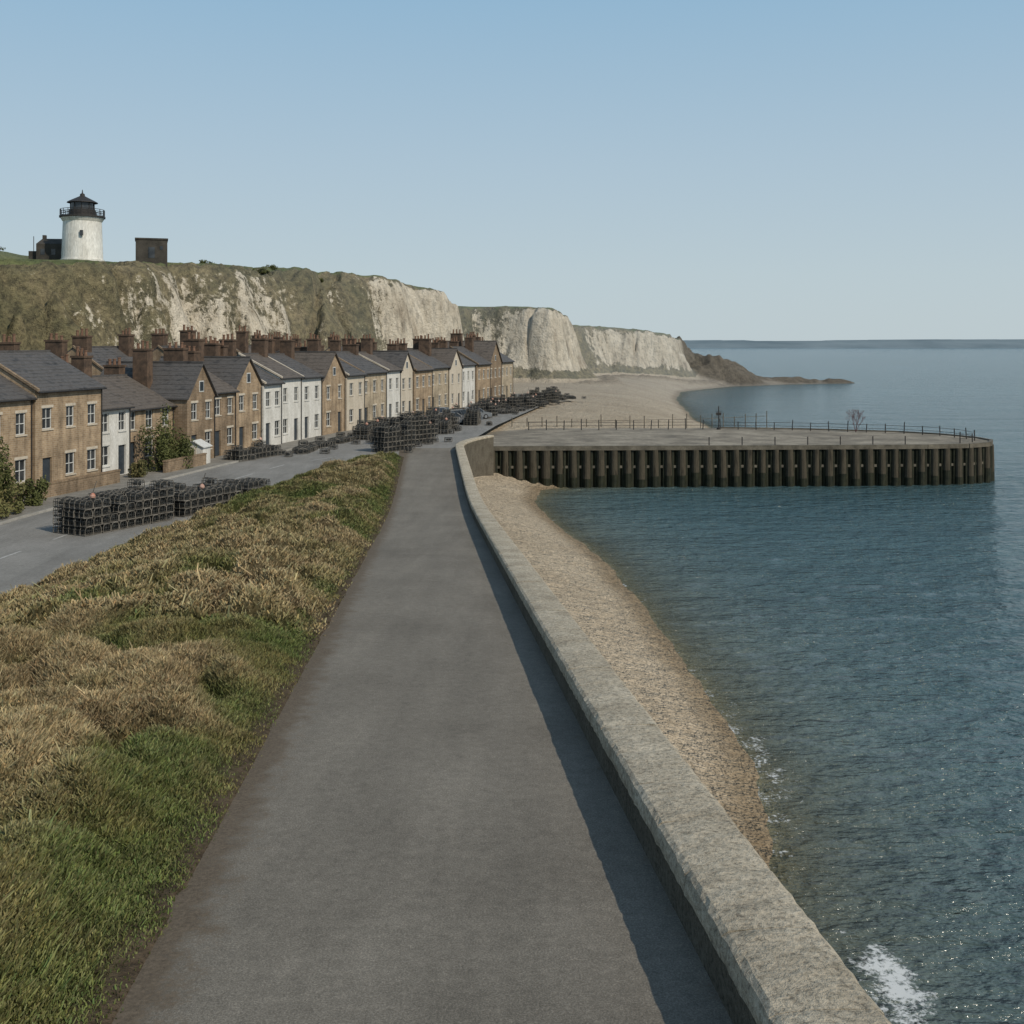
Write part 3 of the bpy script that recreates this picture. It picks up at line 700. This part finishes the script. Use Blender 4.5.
for k in range(10):
    a=k*math.pi/5;mb.bar((2.0*math.cos(a),2.0*math.sin(a),9.1),(2.0*math.cos(a),2.0*math.sin(a),10.3),.07,0,5)
mb.lathe([(2.55,10.3),(2.5,10.42),(1.7,10.85),(.8,11.3),(.42,11.5),(.38,11.85),(.12,12.0),(.05,12.6)],0,0,20,0)
mb.obj('lantern',[M['iron'],M['glass']],lh)
mb=MB();mb.box(.9,1.4,-3.50,-3.2,4.4,5.3,0)
mb.obj('tower_window',[M['glass']],lh)
M['darkstone']=simple('dark_stone',(.036,.033,.027),(.075,.067,.056),.8,.9,.4)
kb=empty('keepers_cottage',(-80.3,194.,29.2),.1)
mb=MB();mb.box(-2.7,2.7,-2.5,2.5,-2.5,2.4,0)
mb.poly([(-2.7,-2.5,2.403),(2.7,-2.5,2.403),(2.4,0,3.5),(-2.4,0,3.5)],0);mb.poly([(-2.7,2.5,2.403),(-2.4,0,3.5),(2.4,0,3.5),(2.7,2.5,2.403)],0);mb.poly([(-2.7,-2.5,2.403),(-2.4,0,3.5),(-2.7,2.5,2.403)],0);mb.poly([(2.7,-2.5,2.403),(2.7,2.5,2.403),(2.4,0,3.5)],0)
mb.box(-2.3,-1.8,-.4,.4,2.6,4.1,0);mb.bar((-3.9,0,-2),(-3.9,0,3.9),.06,0,6);mb.box(-4.3,-2.7,-1.5,1.5,-2,1.2,0)
mb.obj('walls',[M['darkstone']],kb);mb=MB()
for x in (-1.6,0.2,1.8):mb.box(x-.35,x+.35,-2.56,-2.4,.5,1.5,0)
mb.obj('windows',[M['glass']],kb)
bk=empty('stone_blockhouse',(-60.3,184.,28.2),.32)
mb=MB();mb.box(-2.5,2.5,-2.2,2.2,-3,3.2,0);mb.box(-2.62,2.62,-2.32,2.32,3.203,3.5,0);mb.obj('walls',[M['darkstone']],bk,bevel=.04)
mb=MB();mb.box(-.5,.5,-2.26,-2.1,.2,2.0,0);mb.box(1.3,1.8,-2.26,-2.1,1.6,2.2,0);mb.obj('openings',[M['glass']],bk)
sh_=empty('garden_shed',(-24.9,86.8,4.92),RA-math.pi/2+.1)
mb=MB();mb.box(-.85,.85,-.7,.7,0,1.35,0);mb.poly([(-.85,-.7,1.353),(.85,-.7,1.353),(0,-.7,1.8)],0);mb.poly([(.85,.7,1.353),(-.85,.7,1.353),(0,.7,1.8)],0)
mb.obj('walls',[M['white']],sh_)
mb=MB()
for s in (-1,1):
    pa=[(s*.98,-.82,1.30),(0,-.82,1.81),(0,.82,1.81),(s*.98,.82,1.30)];mb.hexa(pa+[(p[0],p[1],p[2]+.06) for p in pa])
mb.box(-.3,.3,-.73,-.702,.05,1.25,1);mb.obj('roof_and_door',[M['frame'],M['cream']],sh_)
# ---------------------------------------------------------------- bushes
M['leaf']=grass_mat('leaves')
def bush(name,c,rad,n,size,c1,c2):
    R=np.random.default_rng(int(abs(c[0]*13+c[1])))
    k=14;cl=R.normal(0,.45,(k,3))*np.array(rad);cl[:,2]=np.abs(cl[:,2])+.2*rad[2];cr=R.uniform(.3,.6,k)
    id=R.integers(0,k,n);d=R.normal(0,1,(n,3));d/=np.linalg.norm(d,axis=1)[:,None];rr=cr[id][:,None]*(R.random((n,1))**.4)
    p=cl[id]+d*rr*np.array(rad);p[:,2]=np.clip(p[:,2],.02,None);p+=np.array(c)
    a=R.normal(0,1,(n,3));a/=np.linalg.norm(a,axis=1)[:,None];b=np.cross(a,R.normal(0,1,(n,3)));b/=np.linalg.norm(b,axis=1)[:,None]
    s=size*R.uniform(.6,1.3,(n,1));P=np.stack([p-a*s,p-b*s*.5,p+a*s,p+b*s*.5],1).reshape(-1,3)
    t=np.clip(R.random((n,1))*.6+(id[:,None]%3)*.2,0,1);C=np.array(c1)*(1-t)+np.array(c2)*t;C=np.repeat(C,4,0)
    e=empty(name,(0,0,0));fast('leaves',P,np.arange(4*n).reshape(-1,4),[M['leaf']],parent=e,attrs={'col':C})
    mb=MB()
    for q in range(6):mb.bar(c,tuple(np.array(c)+cl[q]),.05,0,5,.02)
    mb.obj('stems',[M['wood']],e)
g1=(.055,.065,.025);g2=(.13,.14,.052);g3=(.18,.15,.07)
bush('garden_bush',(-29.6,63,4.9),(1.5,1.9,2.9),6000,.11,g1,g2)
bush('garden_bush',(-30.0,60.0,4.9),(1.7,1.7,3.2),6000,.11,g1,g3)
bush('garden_bush',(-28.4,60.2,4.9),(1.1,1.8,1.1),3000,.10,g2,g3)
bush('garden_bush',(-28.2,64.6,4.9),(.8,1.2,1.0),2000,.09,g1,g2)
bush('garden_bush',(-26.3,82.2,4.9),(1.2,1.4,2.6),3500,.11,g1,g2)
bush('garden_bush',(-25.6,84.2,4.9),(1.1,1.5,2.4),3500,.11,g1,g2)
bush('garden_bush',(-26.6,78.3,4.9),(.7,1.1,.7),1500,.1,g1,g3)
for (x,y,s) in ((-47,205,.8),(-45,207,.6),(-97,205,1.2),(-55,197,.6),(-38,216,.6)):
    bush('cliff_top_bush',(x,y,terr_z(x,y)-.2),(2*s,1.5*s,1.1*s),700,.16,g1,g2)
gw=MB()
for a,b in ((55,58.5),(59.5,66),(67,75.5),(81,86.6)):
    p=Vector((-31,67,4.92))+U*((a-67)/.9697)+NR*2.1;q=Vector((-31,67,4.92))+U*((b-67)/.9697)+NR*2.1
    Mx=Matrix.Translation(p)@Matrix.Rotation(RA,4,'Z');L=(q-p).length
    gw.box(0,L,-.11,.11,-.1,.8,0,Mx);gw.box(-.03,L+.03,-.15,.15,.803,.9,0,Mx)
gw.obj('garden_wall',[M['brick_brown']])
# ---------------------------------------------------------------- cars
def paint(n,c):
    m,nt,b=newmat(n);v=coords(nt);q=noise(nt,v,2,3);r=ramp(nt,[(.3,tuple(x*.85 for x in c)),(.7,c)],q);nt.links.new(r.outputs[0],b.inputs['Base Color'])
    b.inputs['Roughness'].default_value=.35;b.inputs['Metallic'].default_value=.1;b.inputs['Coat Weight'].default_value=.3;return m
M['lamp']=paint('car_lamp',(.5,.5,.48));M['red']=paint('tail_lamp',(.3,.02,.02))
def carmesh(c,kind):
    m=paint('car_paint',c);mb=MB()
    if kind=='estate':
        low=[(-2.15,.28),(-2.2,.55),(-2.15,.92),(1.0,.95),(2.0,.80),(2.18,.6),(2.15,.28)];cab=[(-2.1,.92),(-1.85,1.42),(-.2,1.5),(.35,1.42),(1.15,.94)]
    else:
        low=[(-1.95,.28),(-2.0,.55),(-1.92,.9),(1.0,.93),(1.85,.78),(1.98,.55),(1.95,.28)];cab=[(-1.9,.9),(-1.35,1.4),(-.3,1.48),(.25,1.4),(1.05,.93)]
    w=.86
    def ext(P,w0,w1,mi_side,mi_top,zl):
        n=len(mb.v);k=len(P)
        for s in (-1,1):
            for x,z in P:
                t=(z-zl[0])/(zl[1]-zl[0]);ww=w0+(w1-w0)*max(0,min(1,t));mb.v.append((x,s*ww,z))
        mb.f.append(tuple(n+i for i in range(k)));mb.m.append(mi_side);mb.f.append(tuple(n+k+i for i in reversed(range(k))));mb.m.append(mi_side)
        for i in range(k):
            j=(i+1)%k;mb.f.append((n+j,n+i,n+k+i,n+k+j));mb.m.append(mi_top[i] if isinstance(mi_top,list) else mi_top)
    ext(low,w,w-.03,0,0,(.28,.95));zt=max(p[1] for p in cab)
    ext(cab,w-.05,w-.2,1,[1,0,0,1,1],(.95,zt))
    for s in (-1,1):
        for (a,b) in ((cab[0],cab[1]),(cab[3],cab[4]),(((cab[0][0]+cab[4][0])/2,.93),((cab[1][0]+cab[3][0])/2,zt-.02))):
            mb.bar((a[0],s*(w-.045),a[1]),(b[0],s*(w-.195),b[1]),.045,0,5)
    for x in (low[0][0]+.75,low[-1][0]-.8):
        for s in (-1,1):
            mb.bar((x,s*.66,.31),(x,s*.875,.31),.31,2,16);mb.bar((x,s*.87,.31),(x,s*.89,.31),.19,3,12)
    xf=max(p[0] for p in low);xb=min(p[0] for p in low)
    for s in (-.62,.62):
        mb.box(xf-.13,xf-.0,s-.17,s+.17,.58,.72,4);mb.box(xb-.01,xb+.08,s-.14,s+.14,.62,.8,5)
    mb.box(xf-.05,xf+.04,-.8,.8,.30,.46,2);mb.box(xb-.04,xb+.05,-.8,.8,.30,.46,2)
    for s in (-1,1):mb.box(cab[4][0]-.35,cab[4][0]-.2,s*.9-.07,s*.9+.07,.93,1.05,0)
    return mb.mesh('parked_car',[m,M['glass'],M['tyre'],M['alloy'],M['lamp'],M['red']])
cm=[carmesh(c,k) for c,k in (((.09,.10,.11),'estate'),((.28,.28,.28),'hatch'),((.16,.17,.18),'hatch'),((.05,.05,.055),'hatch'))]
def place(me,x,y,r,z=4.80,name='parked_car'):
    o=bpy.data.objects.new(name,me);o.location=(x,y,z);o.rotation_euler[2]=r;link(o)
kerb=lambda y:float(np.interp(y,RY,RL))
# ---------------------------------------------------------------- lobster pots
def pot(mb,Mx,net=1):
    L,W_,H_=.74,.50,.42;r=.022
    def T(p):return tuple(Mx@Vector(p))
    arc=[(-W_/2,0),(-W_/2,H_*.62),(-W_*.38,H_*.95),(0,H_),(W_*.38,H_*.95),(W_/2,H_*.62),(W_/2,0)]
    for x in (-L/2,0,L/2):
        for a,b in zip(arc,arc[1:]+arc[:1]):mb.bar(T((x,a[0],a[1])),T((x,b[0],b[1])),r,1,4)
    for a in arc:mb.bar(T((-L/2,a[0],a[1])),T((L/2,a[0],a[1])),r*.8,0,3)
    for k in range(1,6):
        if k==3:continue
        x=-L/2+L*k/6
        for a,b in zip(arc[:-1],arc[1:]):mb.bar(T((x,a[0],a[1])),T((x,b[0],b[1])),.010,0,3)
    for s in (-L/2,L/2):
        for yy in (-.12,0,.12):mb.bar(T((s,yy,0)),T((s,yy,H_*.92)),.012,0,3)
        for zz in (.12,.24):mb.bar(T((s,-W_/2,zz)),T((s,W_/2,zz)),.012,0,3)
    mb.bar(T((-.14,-.2,.2)),T((.14,.18,.2)),.12,0,6,.07)
    mb.box(-L/2,L/2,-W_/2,W_/2,-.01,.015,1,Mx)
def stack(name,p0,p1,deep,high,z=4.8,seed=1,drop=.12,link_=True,loose=0):
    R=random.Random(seed);p0=Vector(p0);p1=Vector(p1);d=(p1-p0);L=d.length;u=d/L;n=int(L/.54);mb=MB();nr=Vector((u.y,-u.x))
    a=math.atan2(u.y,u.x);gap=set(R.sample(range(n),max(1,n//12)))
    for i in range(n):
        for j in range(deep):
            hh=high
            if i in gap:hh-=2
            elif R.random()<drop*2:hh+=R.choice([-1,-1,0,1])
            for k in range(max(hh,1)):
                c=p0+u*(i*.54+R.uniform(-.03,.03))+nr*(j*.8+R.uniform(-.04,.04))
                pot(mb,Matrix.Translation((c.x,c.y,z+.02+k*.435))@Matrix.Rotation(a+math.pi/2+R.uniform(-.08,.08),4,'Z'))
            if R.random()<.05:
                c=p0+u*(i*.54)+nr*(j*.8);zz=z+.02+max(hh,1)*.435
                mb.lathe([(.03,zz),(.13,zz+.06),(.15,zz+.15),(.10,zz+.25),(.03,zz+.3)],c.x,c.y,8,2)
                mb.bar((c.x,c.y,zz+.28),(c.x+.2,c.y,zz+R.uniform(.9,1.5)),.02,1,4)
    for _ in range(loose):
        c=p0+u*R.uniform(-1,L+1)+nr*R.uniform(-1.6,deep*.8+1.2)
        pot(mb,Matrix.Translation((c.x,c.y,z+.02))@Matrix.Rotation(R.uniform(0,6.28),4,'Z')@Matrix.Rotation(0,4,'X'))
    ms=[M['rope'],M['wood'],M['buoy']]
    if link_:return mb.obj(name,ms)
    return mb.mesh(name,ms)
stack('lobster_pot_stack',(-22.9,56.0),(-19.9,61.5),3,4,seed=3)
stack('lobster_pot_stack',(-19.8,61.9),(-16.4,69.0),3,3,seed=33,drop=.2)
stack('lobster_pot_stack',(-12.0,97.0),(-9.3,101.0),2,5,seed=5,drop=.3,loose=3)
stack('lobster_pot_stack',(-11.6,103.0),(-7.6,108.0),2,6,seed=6,drop=.3,loose=3)
stack('lobster_pot_stack',(-23.0,89.5),(-20.6,95.5),2,2,seed=8,loose=4)
sm=[stack('lobster_pot_stack',(-1.6-.2*h,0),(1.6,0),2,h,z=0,seed=40+h,link_=False,drop=.4,loose=3) for h in (1,2,3,4)]
y=98.
R=random.Random(4)
while y<188:
    dirn=math.atan2(1,(kerb(y+2)-kerb(y-2))/4)
    x=kerb(y)+1.3
    if y>112 and R.random()<.15:place(R.choice(cm),x,y,dirn+(math.pi if R.random()<.5 else 0))
    else:place(R.choice(sm[:3]),x+R.uniform(-.3,.6),y,dirn+R.uniform(-.35,.35),name='lobster_pot_stack')
    if y>106:
        if R.random()<.12:place(R.choice(cm),x+4.3+R.uniform(-.3,.3),y+R.uniform(-.5,.5),dirn-1.0+R.uniform(-.05,.05))
        else:place(R.choice(sm),x+3.9+R.uniform(-.9,.9),y+R.uniform(-.8,.8),dirn-1.0+R.uniform(-1.2,1.2),name='lobster_pot_stack')
    y+=R.uniform(3.9,4.9)
for y in (118,124,131,150,155,160,166,172,178,184,190):
    place(R.choice(sm),kerb(y)+7.4+R.uniform(-.9,.5),y+R.uniform(-1,1),1.0+R.uniform(-.9,.9),name='lobster_pot_stack')
# ---------------------------------------------------------------- light, sky, camera
el=math.radians(40);az=math.radians(132)
sd=Vector((math.sin(az)*math.cos(el),math.cos(az)*math.cos(el),math.sin(el)))
sun=bpy.data.lights.new('sun','SUN');sun.energy=3.1;sun.angle=math.radians(.6);sun.color=(1,.90,.75)
so=bpy.data.objects.new('sun',sun);so.rotation_euler=sd.to_track_quat('Z','Y').to_euler();so.location=(30,-30,60);link(so)
w=bpy.data.worlds.new('World');scene.world=w;w.use_nodes=True;nt=w.node_tree
bg=nt.nodes['Background'];sk=nt.nodes.new('ShaderNodeTexSky');sk.sky_type='NISHITA';sk.sun_disc=False;sk.sun_elevation=el;sk.sun_rotation=az
sk.air_density=1.0;sk.dust_density=.6;sk.ozone_density=1.5;sk.altitude=20
tc=nt.nodes.new('ShaderNodeTexCoord');sx=nt.nodes.new('ShaderNodeSeparateXYZ');nt.links.new(tc.outputs['Generated'],sx.inputs[0])
hz=ramp(nt,[(0,(5.1,5.95,6.3)),(.06,(4.9,5.9,6.4)),(.16,(4.2,5.5,6.5)),(.30,(3.0,4.85,6.5)),(1,(2.0,3.1,4.6))],sx.outputs[2])
fac=ramp(nt,[(0,.95),(.35,.90),(1,.5)],sx.outputs[2])
mixed=mixc(nt,'MIX',fac.outputs[0],sk.outputs[0],hz.outputs[0])
nt.links.new(mixed,bg.inputs[0]);bg.inputs[1].default_value=.1
cam=bpy.data.cameras.new('camera');co=bpy.data.objects.new('camera',cam);link(co);scene.camera=co
co.location=(0,0,14.5);co.rotation_euler=(math.radians(90),0,0);cam.sensor_width=36;cam.lens=36*1100/1024;cam.shift_y=-(512-342)/1024
cam.clip_start=.1;cam.clip_end=60000
scene.view_settings.view_transform='Standard';scene.view_settings.look='None';scene.view_settings.exposure=0
